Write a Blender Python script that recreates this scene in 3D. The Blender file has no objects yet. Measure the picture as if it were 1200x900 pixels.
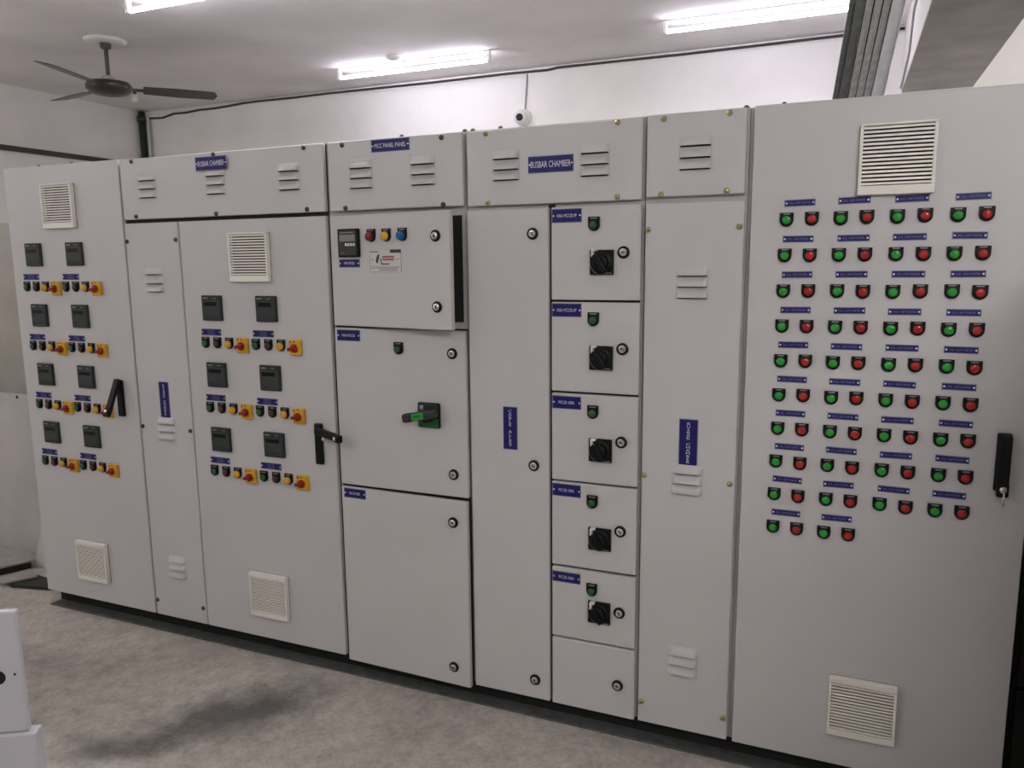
import bpy, bmesh, math, random
from mathutils import Matrix, Vector
random.seed(7)
S = bpy.context.scene
COL = S.collection
PI = math.pi

# ------------------------------------------------------------------ camera
cam_d = bpy.data.cameras.new('camera')
cam = bpy.data.objects.new('camera', cam_d)
COL.objects.link(cam)
F_PX = 911.0                       # focal length in pixels of a 1200 px wide frame
cam_d.sensor_width = 36.0
cam_d.lens = F_PX * 36.0 / 1200.0
cam_d.clip_start = 0.05
yaw, pitch, roll = -0.40217, 0.155547, -0.0102437
cy, sy, cp, sp, cr, sr = math.cos(yaw), math.sin(yaw), math.cos(pitch), math.sin(pitch), math.cos(roll), math.sin(roll)
fwd = Vector((sy * cp, cy * cp, -sp))
rgt = Vector((cy, -sy, 0))
upv = rgt.cross(fwd)
r2 = rgt * cr + upv * sr
u2 = -rgt * sr + upv * cr
cam.matrix_world = Matrix(((r2.x, u2.x, -fwd.x, 3.473), (r2.y, u2.y, -fwd.y, -2.400), (r2.z, u2.z, -fwd.z, 1.6175), (0, 0, 0, 1)))
S.camera = cam

# ------------------------------------------------------------------ world, lamps, exposure
w = bpy.data.worlds.new('world')
S.world = w
w.use_nodes = True
w.node_tree.nodes['Background'].inputs[0].default_value = (0.8, 0.85, 0.95, 1)
w.node_tree.nodes['Background'].inputs[1].default_value = 0.05
S.view_settings.view_transform = 'Standard'
S.view_settings.look = 'None'
S.view_settings.gamma = 1.0
S.view_settings.use_curve_mapping = False
S.view_settings.exposure = 1.57
TUBE_BACK = 10.3                   # emission of the tubes over the aisle behind the cabinets
FRONT = [(-1.9, -1.9, 2.62, 34.0, 'lit tube lamp in front of the cabinets, far to the left outside the picture'),
         (1.3, -2.5, 2.60, 18.0, 'lit tube lamp in front of the cabinets, overhead outside the picture'),
         (4.5, -2.8, 2.62, 92.0, 'added tube lamp in front of the cabinets, to the right outside the picture'),  # added to light the upper part of the right-end cabinet
         (0.2, -4.2, 2.60, 30.0, 'added tube lamp far behind the viewer, outside the picture'),  # added for more light on the cabinet fronts
         (-1.6, -0.05, 2.78, 12.0, 'added tube lamp above the floor left of the cabinets, outside the picture'),  # added to lift the ceiling and the left wall
         (5.7, 1.6, 2.45, 80.0, 'added tube lamp beyond the ceiling beam, outside the picture to the right'),  # added to brighten the wall and underside at the beam
         (1.7, 0.30, 2.88, 60.0, 'added tube lamp hung above the cabinets, outside the picture')]   # x, y, height, emission, label; this last lamp is added to lift the ceiling
CEIL = 3.05

# ------------------------------------------------------------------ materials
def mat(name, col, rough=0.5, metal=0.0, emit=None, strength=0.0, var=0.0, scale=8.0, bump=0.0, bscale=200.0, spec=0.5):
    m = bpy.data.materials.new(name)
    m.use_nodes = True
    nt = m.node_tree
    b = nt.nodes['Principled BSDF']
    b.inputs['Roughness'].default_value = rough
    b.inputs['Metallic'].default_value = metal
    b.inputs['Specular IOR Level'].default_value = spec
    c4 = (*col, 1)
    b.inputs['Base Color'].default_value = c4
    tc = None
    if var > 0 or bump > 0:
        tc = nt.nodes.new('ShaderNodeTexCoord')
    if var > 0:
        n = nt.nodes.new('ShaderNodeTexNoise')
        n.inputs['Scale'].default_value = scale
        n.inputs['Detail'].default_value = 6
        nt.links.new(tc.outputs['Object'], n.inputs['Vector'])
        r = nt.nodes.new('ShaderNodeValToRGB')
        r.color_ramp.elements[0].position = 0.3
        r.color_ramp.elements[1].position = 0.7
        r.color_ramp.elements[0].color = (*[max(0, x * (1 - var)) for x in col], 1)
        r.color_ramp.elements[1].color = (*[min(1, x * (1 + var)) for x in col], 1)
        nt.links.new(n.outputs['Fac'], r.inputs['Fac'])
        nt.links.new(r.outputs['Color'], b.inputs['Base Color'])
    if bump > 0:
        n2 = nt.nodes.new('ShaderNodeTexNoise')
        n2.inputs['Scale'].default_value = bscale
        nt.links.new(tc.outputs['Object'], n2.inputs['Vector'])
        bp = nt.nodes.new('ShaderNodeBump')
        bp.inputs['Strength'].default_value = bump
        bp.inputs['Distance'].default_value = 0.002
        nt.links.new(n2.outputs['Fac'], bp.inputs['Height'])
        nt.links.new(bp.outputs['Normal'], b.inputs['Normal'])
    if emit is not None:
        b.inputs['Emission Color'].default_value = (*emit, 1)
        b.inputs['Emission Strength'].default_value = strength
    return m

M = {}
M['paint'] = mat('grey_powder_coat', (0.585, 0.575, 0.570), 0.42, var=0.02, scale=3.0, bump=0.04, bscale=500, spec=0.35)
M['paint_frame'] = mat('grey_frame_paint', (0.50, 0.49, 0.48), 0.5, spec=0.3)
M['dark'] = mat('dark_gap', (0.012, 0.012, 0.012), 0.8)
M['black'] = mat('black_plastic', (0.004, 0.004, 0.0045), 0.42, spec=0.25)
M['blacksoft'] = mat('black_handle', (0.004, 0.004, 0.0045), 0.5, spec=0.25)
M['meter'] = mat('meter_case', (0.030, 0.036, 0.036), 0.5, spec=0.3)
M['meterface'] = mat('meter_face', (0.042, 0.050, 0.049), 0.45, spec=0.3)
M['metermark'] = mat('meter_print', (0.28, 0.29, 0.28), 0.5)
M['display'] = mat('meter_display', (0.004, 0.005, 0.005), 0.3, spec=0.25)
M['lcd'] = mat('liquid_crystal', (0.25, 0.26, 0.21), 0.2)
M['blue'] = mat('nameplate_blue', (0.016, 0.014, 0.125), 0.4, spec=0.25)
M['white'] = mat('nameplate_white', (0.72, 0.72, 0.80), 0.4)
M['faint'] = mat('nameplate_faint_print', (0.20, 0.20, 0.36), 0.5)
M['rim'] = mat('nameplate_rim', (0.20, 0.20, 0.30), 0.4, spec=0.25)
M['cream'] = mat('cream_plastic', (0.86, 0.82, 0.75), 0.5)
M['green'] = mat('green_lens', (0.020, 0.33, 0.035), 0.22)
M['red'] = mat('red_lens', (0.40, 0.018, 0.015), 0.22)
M['dimgreen'] = mat('dim_green_lens', (0.010, 0.11, 0.022), 0.3)
M['dimred'] = mat('dim_red_lens', (0.085, 0.016, 0.014), 0.3)
M['deepred'] = mat('deep_red_lens', (0.20, 0.010, 0.015), 0.2)
M['yellow'] = mat('yellow_plastic', (0.70, 0.38, 0.025), 0.4, spec=0.3)
M['lensblue'] = mat('blue_lens', (0.008, 0.12, 0.33), 0.2)
M['knobred'] = mat('red_knob', (0.27, 0.014, 0.007), 0.4, spec=0.3)
M['chrome'] = mat('chrome', (0.75, 0.75, 0.76), 0.2, 1.0)
M['zinc'] = mat('yellow_zinc', (0.52, 0.45, 0.22), 0.35, 1.0)
M['screwdark'] = mat('dark_screw', (0.10, 0.09, 0.07), 0.4, 0.8)
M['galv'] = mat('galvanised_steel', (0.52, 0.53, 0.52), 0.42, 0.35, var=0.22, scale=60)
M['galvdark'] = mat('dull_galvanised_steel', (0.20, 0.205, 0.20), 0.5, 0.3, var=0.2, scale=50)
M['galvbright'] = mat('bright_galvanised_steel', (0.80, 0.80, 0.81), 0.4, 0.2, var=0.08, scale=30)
M['chan'] = mat('channel_paint', (0.085, 0.09, 0.085), 0.55, var=0.25, scale=25)
M['sticker'] = mat('rating_sticker', (0.62, 0.60, 0.57), 0.35)
M['ink'] = mat('black_ink', (0.03, 0.03, 0.03), 0.6)
M['inkred'] = mat('red_ink', (0.30, 0.11, 0.09), 0.6)
M['wallwhite'] = mat('white_wall', (0.80, 0.775, 0.75), 0.85, var=0.05, scale=2.5, bump=0.15, bscale=40)
M['ceil'] = mat('ceiling_plaster', (0.78, 0.755, 0.745), 0.9, var=0.09, scale=1.6, bump=0.25, bscale=25)
M['beam'] = mat('unlit_beam_underside', (0.38, 0.365, 0.35), 0.9, var=0.14, scale=5, bump=0.2, bscale=30)  # darker than the sides, standing for an underside that gets no light
M['wood'] = mat('fibre_board', (0.36, 0.335, 0.30), 0.7, var=0.10, scale=6)
M['sheet'] = mat('grey_sheet', (0.48, 0.46, 0.43), 0.6, var=0.07, scale=4)
M['offcut'] = mat('dusty_sheet', (0.30, 0.28, 0.255), 0.7, var=0.15, scale=14)
M['whitebd'] = mat('white_board', (0.62, 0.58, 0.53), 0.7, var=0.06, scale=9)
M['darkpaint'] = mat('near_black_paint', (0.020, 0.021, 0.018), 0.6)  # dark offcuts, and the gap box where its colour replaces shade
M['whitebox'] = mat('white_powder_coat', (0.64, 0.64, 0.69), 0.4, bump=0.03, bscale=400)
M['brown'] = mat('brown_fan_enamel', (0.035, 0.022, 0.018), 0.3)
M['rod'] = mat('fan_rod', (0.07, 0.065, 0.06), 0.5)
M['plastic'] = mat('white_plastic', (0.75, 0.73, 0.70), 0.4)
M['pipe'] = mat('dark_pipe', (0.02, 0.03, 0.022), 0.5, var=0.3, scale=20)
M['cable'] = mat('dark_cable', (0.045, 0.04, 0.04), 0.6)
M['greycable'] = mat('grey_cable', (0.35, 0.34, 0.36), 0.6)
M['tube'] = mat('tube_glow', (1, 1, 1), 0.5, emit=(0.97, 0.935, 1.10), strength=TUBE_BACK)
for k, fr in enumerate(FRONT):
    M['tube%d' % k] = mat('tube_glow_front', (1, 1, 1), 0.5, emit=(1.0, 0.975, 0.985), strength=fr[3])
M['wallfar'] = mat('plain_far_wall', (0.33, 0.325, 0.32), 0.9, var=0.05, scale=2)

def floor_mat():
    m = bpy.data.materials.new('concrete_floor')
    m.use_nodes = True
    nt = m.node_tree
    N, L = nt.nodes, nt.links
    b = N['Principled BSDF']
    b.inputs['Roughness'].default_value = 0.72
    tc = N.new('ShaderNodeTexCoord')
    def noise(sc, det=6, rough=0.6):
        n = N.new('ShaderNodeTexNoise')
        n.inputs['Scale'].default_value = sc
        n.inputs['Detail'].default_value = det
        n.inputs['Roughness'].default_value = rough
        L.new(tc.outputs['Object'], n.inputs['Vector'])
        return n
    def ramp(src, stops):
        r = N.new('ShaderNodeValToRGB')
        e = r.color_ramp.elements
        while len(e) < len(stops):
            e.new(0.5)
        for el, (p, c) in zip(e, stops):
            el.position = p
            el.color = (*c, 1)
        L.new(src, r.inputs['Fac'])
        return r.outputs['Color']
    def mix(a, c, fac, mode='MIX'):
        x = N.new('ShaderNodeMix')
        x.data_type = 'RGBA'
        x.blend_type = mode
        if isinstance(fac, float):
            x.inputs[0].default_value = fac
        else:
            L.new(fac, x.inputs[0])
        L.new(a, x.inputs[6])
        if isinstance(c, tuple):
            x.inputs[7].default_value = (*c, 1)
        else:
            L.new(c, x.inputs[7])
        return x.outputs[2]
    base = ramp(noise(2.2, 8, 0.65).outputs['Fac'], [(0.30, (0.42, 0.385, 0.348)), (0.55, (0.52, 0.48, 0.436)), (0.75, (0.63, 0.585, 0.535))])
    fine = ramp(noise(13, 8, 0.72).outputs['Fac'], [(0.33, (0.62, 0.61, 0.60)), (0.60, (1.06, 1.06, 1.06))])
    base = mix(base, fine, 0.8, 'MULTIPLY')
    peb = ramp(noise(75, 4, 0.7).outputs['Fac'], [(0.30, (0.35, 0.34, 0.33)), (0.38, (1, 1, 1))])
    base = mix(base, peb, 0.55, 'MULTIPLY')
    grain = ramp(noise(48, 6, 0.8).outputs['Fac'], [(0.34, (0.62, 0.61, 0.60)), (0.56, (1.05, 1.05, 1.05))])
    base = mix(base, grain, 0.6, 'MULTIPLY')
    def stain(cx, cy_, ax, lx, ly, lo, hi, col, strength):
        mp = N.new('ShaderNodeMapping')
        mp.vector_type = 'TEXTURE'
        mp.inputs['Location'].default_value = (cx, cy_, 0)
        mp.inputs['Rotation'].default_value = (0, 0, ax)
        mp.inputs['Scale'].default_value = (lx, ly, 1)
        L.new(tc.outputs['Object'], mp.inputs['Vector'])
        ln = N.new('ShaderNodeVectorMath')
        ln.operation = 'LENGTH'
        L.new(mp.outputs['Vector'], ln.inputs[0])
        nz = noise(7.5, 7, 0.7)
        ad = N.new('ShaderNodeMath')
        ad.operation = 'MULTIPLY_ADD'
        L.new(nz.outputs['Fac'], ad.inputs[0])
        ad.inputs[1].default_value = 1.5
        L.new(ln.outputs['Value'], ad.inputs[2])
        mr = N.new('ShaderNodeMapRange')
        mr.inputs['From Min'].default_value = lo
        mr.inputs['From Max'].default_value = hi
        mr.inputs['To Min'].default_value = strength
        mr.inputs['To Max'].default_value = 0.0
        L.new(ad.outputs['Value'], mr.inputs['Value'])
        return mr.outputs['Result'], col
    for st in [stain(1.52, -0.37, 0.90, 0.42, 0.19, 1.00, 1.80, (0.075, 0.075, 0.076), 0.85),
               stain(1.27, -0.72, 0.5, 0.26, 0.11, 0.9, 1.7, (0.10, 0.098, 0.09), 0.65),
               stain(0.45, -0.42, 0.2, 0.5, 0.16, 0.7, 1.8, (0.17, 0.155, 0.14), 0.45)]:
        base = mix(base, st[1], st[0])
    L.new(base, b.inputs['Base Color'])
    bp = N.new('ShaderNodeBump')
    bp.inputs['Strength'].default_value = 0.35
    bp.inputs['Distance'].default_value = 0.006
    L.new(noise(38, 8, 0.7).outputs['Fac'], bp.inputs['Height'])
    L.new(bp.outputs['Normal'], b.inputs['Normal'])
    return m
M['floor'] = floor_mat()

# ------------------------------------------------------------------ mesh builder
class MB:
    """Collects shapes; build() makes ONE mesh with the materials used."""
    def __init__(s):
        s.v, s.f, s.mi, s.mats, s.sm = [], [], [], [], []
    def m(s, name):
        if name not in s.mats:
            s.mats.append(name)
        return s.mats.index(name)
    def add(s, vs, fs, name, smooth=False, T=None):
        o = len(s.v)
        for p in vs:
            p = Vector(p)
            if T is not None:
                p = T @ p
            s.v.append(tuple(p))
        k = s.m(name)
        for f in fs:
            s.f.append(tuple(i + o for i in f))
            s.mi.append(k)
            s.sm.append(smooth)
        return s
    def box(s, x0, x1, y0, y1, z0, z1, name, bev=0.0, T=None):
        if bev <= 0:
            vs = [(x, y, z) for x in (x0, x1) for y in (y0, y1) for z in (z0, z1)]
            fs = [(0, 1, 3, 2), (4, 6, 7, 5), (0, 4, 5, 1), (2, 3, 7, 6), (0, 2, 6, 4), (1, 5, 7, 3)]
            return s.add(vs, fs, name, T=T)
        bm = bmesh.new()
        bmesh.ops.create_cube(bm, size=1)
        for v in bm.verts:
            v.co = Vector(((x0 + x1) / 2 + v.co.x * (x1 - x0), (y0 + y1) / 2 + v.co.y * (y1 - y0), (z0 + z1) / 2 + v.co.z * (z1 - z0)))
        bmesh.ops.bevel(bm, geom=bm.edges[:], offset=bev, segments=2, affect='EDGES', profile=0.5)
        bm.verts.index_update()
        s.add([v.co[:] for v in bm.verts], [[v.index for v in f.verts] for f in bm.faces], name, T=T)
        bm.free()
        return s
    def prism(s, pts, y0, y1, name, T=None, smooth=False):
        """pts: outline in x,z seen from the front (-y), counter-clockwise; extruded from y0 (front) to y1."""
        n = len(pts)
        vs = [(x, y0, z) for x, z in pts] + [(x, y1, z) for x, z in pts]
        fs = [tuple(range(n)), tuple(range(2 * n - 1, n - 1, -1))]
        fs += [(i, i + n, (i + 1) % n + n, (i + 1) % n) for i in range(n)]
        return s.add(vs, fs, name, T=T, smooth=smooth)
    def lathe(s, prof, name, n=20, axis='y', T=None, smooth=True):
        """prof: (radius, height) pairs turned about an axis; axis y means height runs along -y (towards the viewer)."""
        vs, fs = [], []
        for r, h in prof:
            for k in range(n):
                a = 2 * PI * k / n
                if axis == 'y':
                    vs.append((r * math.cos(a), -h, r * math.sin(a)))
                else:
                    vs.append((r * math.cos(a), r * math.sin(a), h))
        for j in range(len(prof) - 1):
            for k in range(n):
                fs.append((j * n + k, j * n + (k + 1) % n, (j + 1) * n + (k + 1) % n, (j + 1) * n + k))
        fs.append(tuple((len(prof) - 1) * n + k for k in range(n)))
        fs.append(tuple(n - 1 - k for k in range(n)))
        return s.add(vs, fs, name, smooth=smooth, T=T)
    def tube(s, pts, r, name, n=8):
        pts = [Vector(p) for p in pts]
        vs, fs = [], []
        ref = Vector((0, 0, 1))
        for i, p in enumerate(pts):
            d = (pts[min(i + 1, len(pts) - 1)] - pts[max(i - 1, 0)]).normalized()
            a = d.cross(ref)
            if a.length < 1e-3:
                a = d.cross(Vector((0, 1, 0)))
            a.normalize()
            b = d.cross(a)
            for k in range(n):
                t = 2 * PI * k / n
                vs.append(p + a * r * math.cos(t) + b * r * math.sin(t))
        for j in range(len(pts) - 1):
            for k in range(n):
                fs.append((j * n + k, j * n + (k + 1) % n, (j + 1) * n + (k + 1) % n, (j + 1) * n + k))
        fs.append(tuple(range(n)))
        fs.append(tuple(len(pts) * n - 1 - k for k in range(n)))
        return s.add(vs, fs, name, smooth=True)
    def build(s, name):
        me = bpy.data.meshes.new(name)
        me.from_pydata(s.v, [], s.f)
        for k in s.mats:
            me.materials.append(M[k])
        me.polygons.foreach_set('material_index', s.mi)
        me.polygons.foreach_set('use_smooth', s.sm)
        me.validate()
        bm = bmesh.new()
        bm.from_mesh(me)
        bmesh.ops.recalc_face_normals(bm, faces=bm.faces[:])
        bm.to_mesh(me)
        bm.free()
        return me

def ob(name, me, loc=(0, 0, 0), rot=(0, 0, 0), parent=None, label=None, cat=None, group=None, kind=None):
    """links one object; loc is in the parent's frame"""
    if isinstance(me, MB):
        me = me.build(name)
    o = bpy.data.objects.new(name, me)
    COL.objects.link(o)
    o.location = loc
    o.rotation_euler = rot
    if parent is not None:
        o.parent = parent
    if label: o['label'] = label
    if cat: o['category'] = cat
    if group: o['group'] = group
    if kind: o['kind'] = kind
    return o

def thing(name, label, cat, loc, rz=0, group=None):
    return ob(name, None, loc, (0, 0, rz), None, label, cat, group)

TXT = {}
def text_mesh(body, height, maxw, vertical=False, matname='white'):
    key = (body, height, maxw, vertical, matname)
    if key in TXT:
        return TXT[key]
    c = bpy.data.curves.new('lettering', 'FONT')
    c.body = '\n'.join(body) if vertical else body
    c.size = height / 0.7
    c.align_x = 'CENTER'
    c.align_y = 'CENTER'
    c.resolution_u = 2
    if vertical:
        c.space_line = 0.86
    o = bpy.data.objects.new('lettering', c)
    COL.objects.link(o)
    dg = bpy.context.evaluated_depsgraph_get()
    me = bpy.data.meshes.new_from_object(o.evaluated_get(dg))
    bpy.data.objects.remove(o)
    bpy.data.curves.remove(c)
    xs = [v.co.x for v in me.vertices]; ys = [v.co.y for v in me.vertices]
    cx_, cy_ = (min(xs) + max(xs)) / 2, (min(ys) + max(ys)) / 2
    k = 1.0
    if not vertical and max(xs) - min(xs) > maxw:
        k = maxw / (max(xs) - min(xs))
    ky = 1.0
    if vertical:
        ky = maxw / (max(ys) - min(ys))
    for v in me.vertices:
        x, y = (v.co.x - cx_) * k, (v.co.y - cy_) * ky
        v.co = (x, 0, y)
    me.materials.clear()
    me.materials.append(M[matname])
    me.name = 'lettering'
    TXT[key] = me
    return me

# ================================================================== setting
def structure(name, mb):
    return ob(name, mb, kind='structure')
XL, XR, YB, YF = -2.72, 6.6, 3.29, -5.6
structure('floor', MB().box(XL, XR, YF, YB, -0.1, 0, 'floor'))
structure('ceiling', MB().box(XL, XR, YF, YB, CEIL, CEIL + 0.12, 'ceil'))
structure('wall_back', MB().box(XL - 0.15, XR + 0.15, YB, YB + 0.15, -0.1, CEIL + 0.12, 'wallwhite'))
structure('wall_left', MB().box(XL - 0.15, XL, YF, YB, -0.1, CEIL + 0.12, 'wallwhite'))
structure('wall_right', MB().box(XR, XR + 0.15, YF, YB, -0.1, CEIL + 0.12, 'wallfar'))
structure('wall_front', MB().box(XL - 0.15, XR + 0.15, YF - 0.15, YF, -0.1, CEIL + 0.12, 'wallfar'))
# beam across the ceiling, its sides white like the wall, its underside coloured darker as unlit
bmx = MB()
bmx.box(3.745, 4.14, YF, YB, 2.66, CEIL, 'wallwhite')
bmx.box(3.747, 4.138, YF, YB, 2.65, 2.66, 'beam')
structure('trim_1', bmx)
# dark ledge strip along the left wall
structure('trim_2', MB().box(XL, XL + 0.035, YF, YB, 2.535, 2.575, 'cable', 0.006))

# ================================================================== switchboard parts
YD = 0.020          # thickness of doors; their faces lie at y = 0
def door_mesh(wd, ht, th=YD, bev=0.0035):
    return MB().box(0, wd, 0, th, 0, ht, 'paint', bev).build('door')

def louvre_mesh(wd=0.096, ht=0.028, dp=0.015):
    """a pressed louvre: closed at top and ends, bulging out, open below with a dark mouth"""
    b = MB()
    nu, nv = 12, 6
    vs = []
    for j in range(nv + 1):
        t = j / nv
        for i in range(nu + 1):
            u = i / nu
            e = min(1.0, min(u, 1 - u) / 0.10)
            e = math.sin(e * PI / 2)
            d = dp * math.sin(t * PI / 2 * 0.95) * e
            vs.append(((u - 0.5) * wd, -d - 0.0004, ht * (1 - t)))
    fs = []
    for j in range(nv):
        for i in range(nu):
            a = j * (nu + 1) + i
            fs.append((a, a + 1, a + nu + 2, a + nu + 1))
    b.add(vs, fs, 'paint', True)
    lip = [vs[nv * (nu + 1) + i] for i in range(nu + 1)]
    n = len(lip)
    b.add(lip + [(x, -0.0003, z) for x, y, z in lip], [(i, i + 1, i + 1 + n, i + n) for i in range(n - 1)], 'dark')
    b.box(-wd * 0.46, wd * 0.46, -0.0008, -0.0002, -0.0030, 0.0008, 'dark')
    return b.build('louvre')
LOUVRE = louvre_mesh()

def screw_mesh(m):
    b = MB()
    b.lathe([(0.009, 0), (0.009, 0.002), (0.0075, 0.0055), (0.003, 0.007)], m, 12)
    b.box(-0.005, 0.005, -0.0074, -0.0066, -0.0008, 0.0008, 'dark')
    return b.build('screw')
SCREW_Z, SCREW_D = screw_mesh('zinc'), screw_mesh('screwdark')

def filter_frame_mesh(sz, top, bot, side=0.008, dp=0.022):
    b = MB()
    h = sz / 2
    b.box(-h, h, -0.003, 0, -h, h, 'dark')
    b.box(-h, h, -dp, 0, h - top, h, 'cream', 0.002)
    b.box(-h, h, -dp, 0, -h, -h + bot, 'cream', 0.002)
    b.box(-h, -h + side, -dp, 0, -h + bot, h - top, 'cream', 0.0015)
    b.box(h - side, h, -dp, 0, -h + bot, h - top, 'cream', 0.0015)
    return b.build('grille_frame')
def slat_mesh(wd, pitch, dp=0.019):
    hw = wd / 2
    pts = [(-dp, -pitch * 0.30), (-dp, pitch * 0.28), (-0.008, pitch * 0.10), (-0.008, -pitch * 0.12)]
    vs = [(x, y, z) for x in (-hw, hw) for y, z in pts]
    fs = [(0, 1, 2, 3), (7, 6, 5, 4)] + [(i, (i + 1) % 4, (i + 1) % 4 + 4, i + 4) for i in range(4)]
    return MB().add(vs, fs, 'cream').build('slat')
FSZ = 0.187
N_SLAT = 15
GF_TOP = filter_frame_mesh(FSZ, 0.006, 0.024)
GF_BOT = filter_frame_mesh(FSZ, 0.018, 0.020)
def fan_filter(parent, x, z, low):
    top, bot = (0.018, 0.020) if low else (0.006, 0.024)
    g = ob('fan_filter', GF_BOT if low else GF_TOP, (x, 0, z), parent=parent)
    span = FSZ - top - bot
    p = span / N_SLAT
    key = 'slat_low' if low else 'slat_high'
    if key not in TXT:
        TXT[key] = slat_mesh(FSZ - 0.016, p)
    for k in range(N_SLAT):
        ob('slat', TXT[key], (0, 0, FSZ / 2 - top - p * (k + 0.5)), parent=g)
    return g

def dshape(r, top, n=14):
    pts = [(-r, top), ]
    for k in range(n + 1):
        a = PI + PI * k / n
        pts.append((r * math.cos(a), r * math.sin(a)))
    pts.append((r, top))
    return pts
def lamp_holder_mesh(kind):
    b = MB()
    if kind == 'flat':
        b.prism(dshape(0.0185, 0.0205), -0.006, 0, 'black')
        b.lathe([(0.0150, 0.006), (0.0150, 0.010), (0.0130, 0.011)], 'black', 20)
        b.box(-0.009, 0.009, -0.0064, -0.006, 0.0155, 0.0185, 'metermark')
    else:
        b.prism(dshape(0.0185, 0.026), -0.006, 0, 'black')
        b.lathe([(0.0155, 0.006), (0.0155, 0.011), (0.0135, 0.012)], 'black', 20)
        b.box(-0.011, 0.011, -0.0064, -0.006, 0.0195, 0.0225, 'metermark')
    return b.build('pilot_lamp')
HOLD_FLAT, HOLD_TALL = lamp_holder_mesh('flat'), lamp_holder_mesh('tall')
def lens_mesh(m, r=0.0118, h0=0.009, h=0.006):
    return MB().lathe([(r, h0), (r, h0 + 0.003), (r * 0.92, h0 + h * 0.75), (r * 0.7, h0 + h), (r * 0.35, h0 + h * 1.15)], m, 18).build('lens')
LENS = {k: lens_mesh(k) for k in ('green', 'red')}
LENS['dimgreen'] = lens_mesh('dimgreen', 0.0125)
LENS['dimred'] = lens_mesh('dimred', 0.0125)
LENS['smallgreen'] = lens_mesh('dimgreen', 0.012)
for k in ('deepred', 'lensblue'):
    LENS[k] = lens_mesh(k, 0.016, 0.009, 0.016)
LENS['yellow'] = lens_mesh('yellow', 0.0155, 0.009, 0.011)
def pilot(parent, x, z, lens, hold=None, loc=None, rot=(0, 0, 0), label=None, name='pilot_lamp'):
    h = ob(name, hold or HOLD_TALL, loc or (x, 0, z), rot, parent, label)
    ob('lens', LENS[lens], (0, 0, 0), parent=h)
    return h

def plate_mesh(wd, ht, dots=True, rim=True):
    b = MB()
    b.box(-wd / 2, wd / 2, -0.0016, 0, -ht / 2, ht / 2, 'rim' if rim else 'blue')
    k = 0.0022
    b.box(-wd / 2 + k, wd / 2 - k, -0.0019, -0.001, -ht / 2 + k, ht / 2 - k, 'blue')
    if dots:
        for s in (-1, 1):
            if wd > ht:
                b.lathe([(0.0030, 0), (0.0030, 0.0030), (0.0015, 0.0036)], 'white', 10, T=Matrix.Translation((s * (wd / 2 - 0.006), 0, 0)))
    return b.build('nameplate')
PL = {}
def nameplate(parent, x, z, wd, ht, lines, th, fill=0.78, loc=None, rot=(0, 0, 0), vertical=False, dots=True, ink='white'):
    key = (round(wd, 4), round(ht, 4), dots)
    if key not in PL:
        PL[key] = plate_mesh(wd, ht, dots)
    p = ob('nameplate', PL[key], loc or (x, 0, z), rot, parent)
    n = len(lines)
    for i, t in enumerate(lines):
        if vertical:
            ob('lettering', text_mesh(t, th, ht * 0.86, True), (0, -0.0022, 0), parent=p)
        else:
            ob('lettering', text_mesh(t, th, wd * fill, False, ink), (0, -0.0022, ((n - 1) / 2 - i) * th * 1.45), parent=p)
    return p

def meter_mesh():
    b = MB()
    b.box(-0.049, 0.049, -0.012, 0, -0.050, 0.050, 'meter', 0.003)
    b.box(-0.044, 0.044, -0.0132, -0.011, -0.045, 0.030, 'meterface', 0.0008)
    b.box(-0.041, -0.016, -0.0125, -0.0115, 0.037, 0.041, 'metermark')
    b.box(0.010, 0.026, -0.0125, -0.0115, 0.038, 0.040, 'metermark')
    for k in range(4):
        x = -0.03 + 0.02 * k
        b.box(x - 0.006, x + 0.006, -0.0150, -0.0128, -0.038, -0.032, 'meter', 0.001)
    b.box(-0.040, 0.040, -0.0136, -0.013, -0.0275, -0.0262, 'meter')
    return b.build('energy_meter')
METER = meter_mesh()
METER_DISP = MB().box(-0.036, 0.028, -0.0142, -0.0128, 0.008, 0.024, 'display', 0.0005).build('display')
def meter(parent, x, z):
    m = ob('energy_meter', METER, (x, 0, z), parent=parent)
    ob('display', METER_DISP, (0, 0, 0), parent=m)

def isolator_mesh():
    b = MB()
    b.box(-0.0285, 0.0285, -0.010, 0, -0.030, 0.030, 'yellow', 0.003)
    b.box(-0.0265, 0.0265, -0.013, -0.009, -0.028, 0.028, 'yellow', 0.002)
    b.lathe([(0.019, 0.012), (0.019, 0.016)], 'yellow', 20)
    for k, (x, z) in enumerate([(-0.018, 0.022), (0.0, 0.024)]):
        b.box(x - 0.003, x + 0.003, -0.0134, -0.0128, z - 0.003, z + 0.003, 'ink')
    return b.build('isolator_switch')
ISOL = isolator_mesh()
def isolator_knob_mesh():
    b = MB()
    b.lathe([(0.0165, 0.013), (0.0165, 0.022), (0.0145, 0.024)], 'knobred', 20)
    b.box(-0.025, 0.012, -0.030, -0.020, -0.0065, 0.0065, 'knobred', 0.003)
    return b.build('knob')
ISOL_KNOB = isolator_knob_mesh()
def isolator(parent, x, z):
    m = ob('isolator_switch', ISOL, (x, 0, z), parent=parent)
    ob('knob', ISOL_KNOB, (0.001, 0, -0.001), (0, -math.radians(12) , 0), parent=m)

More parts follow.
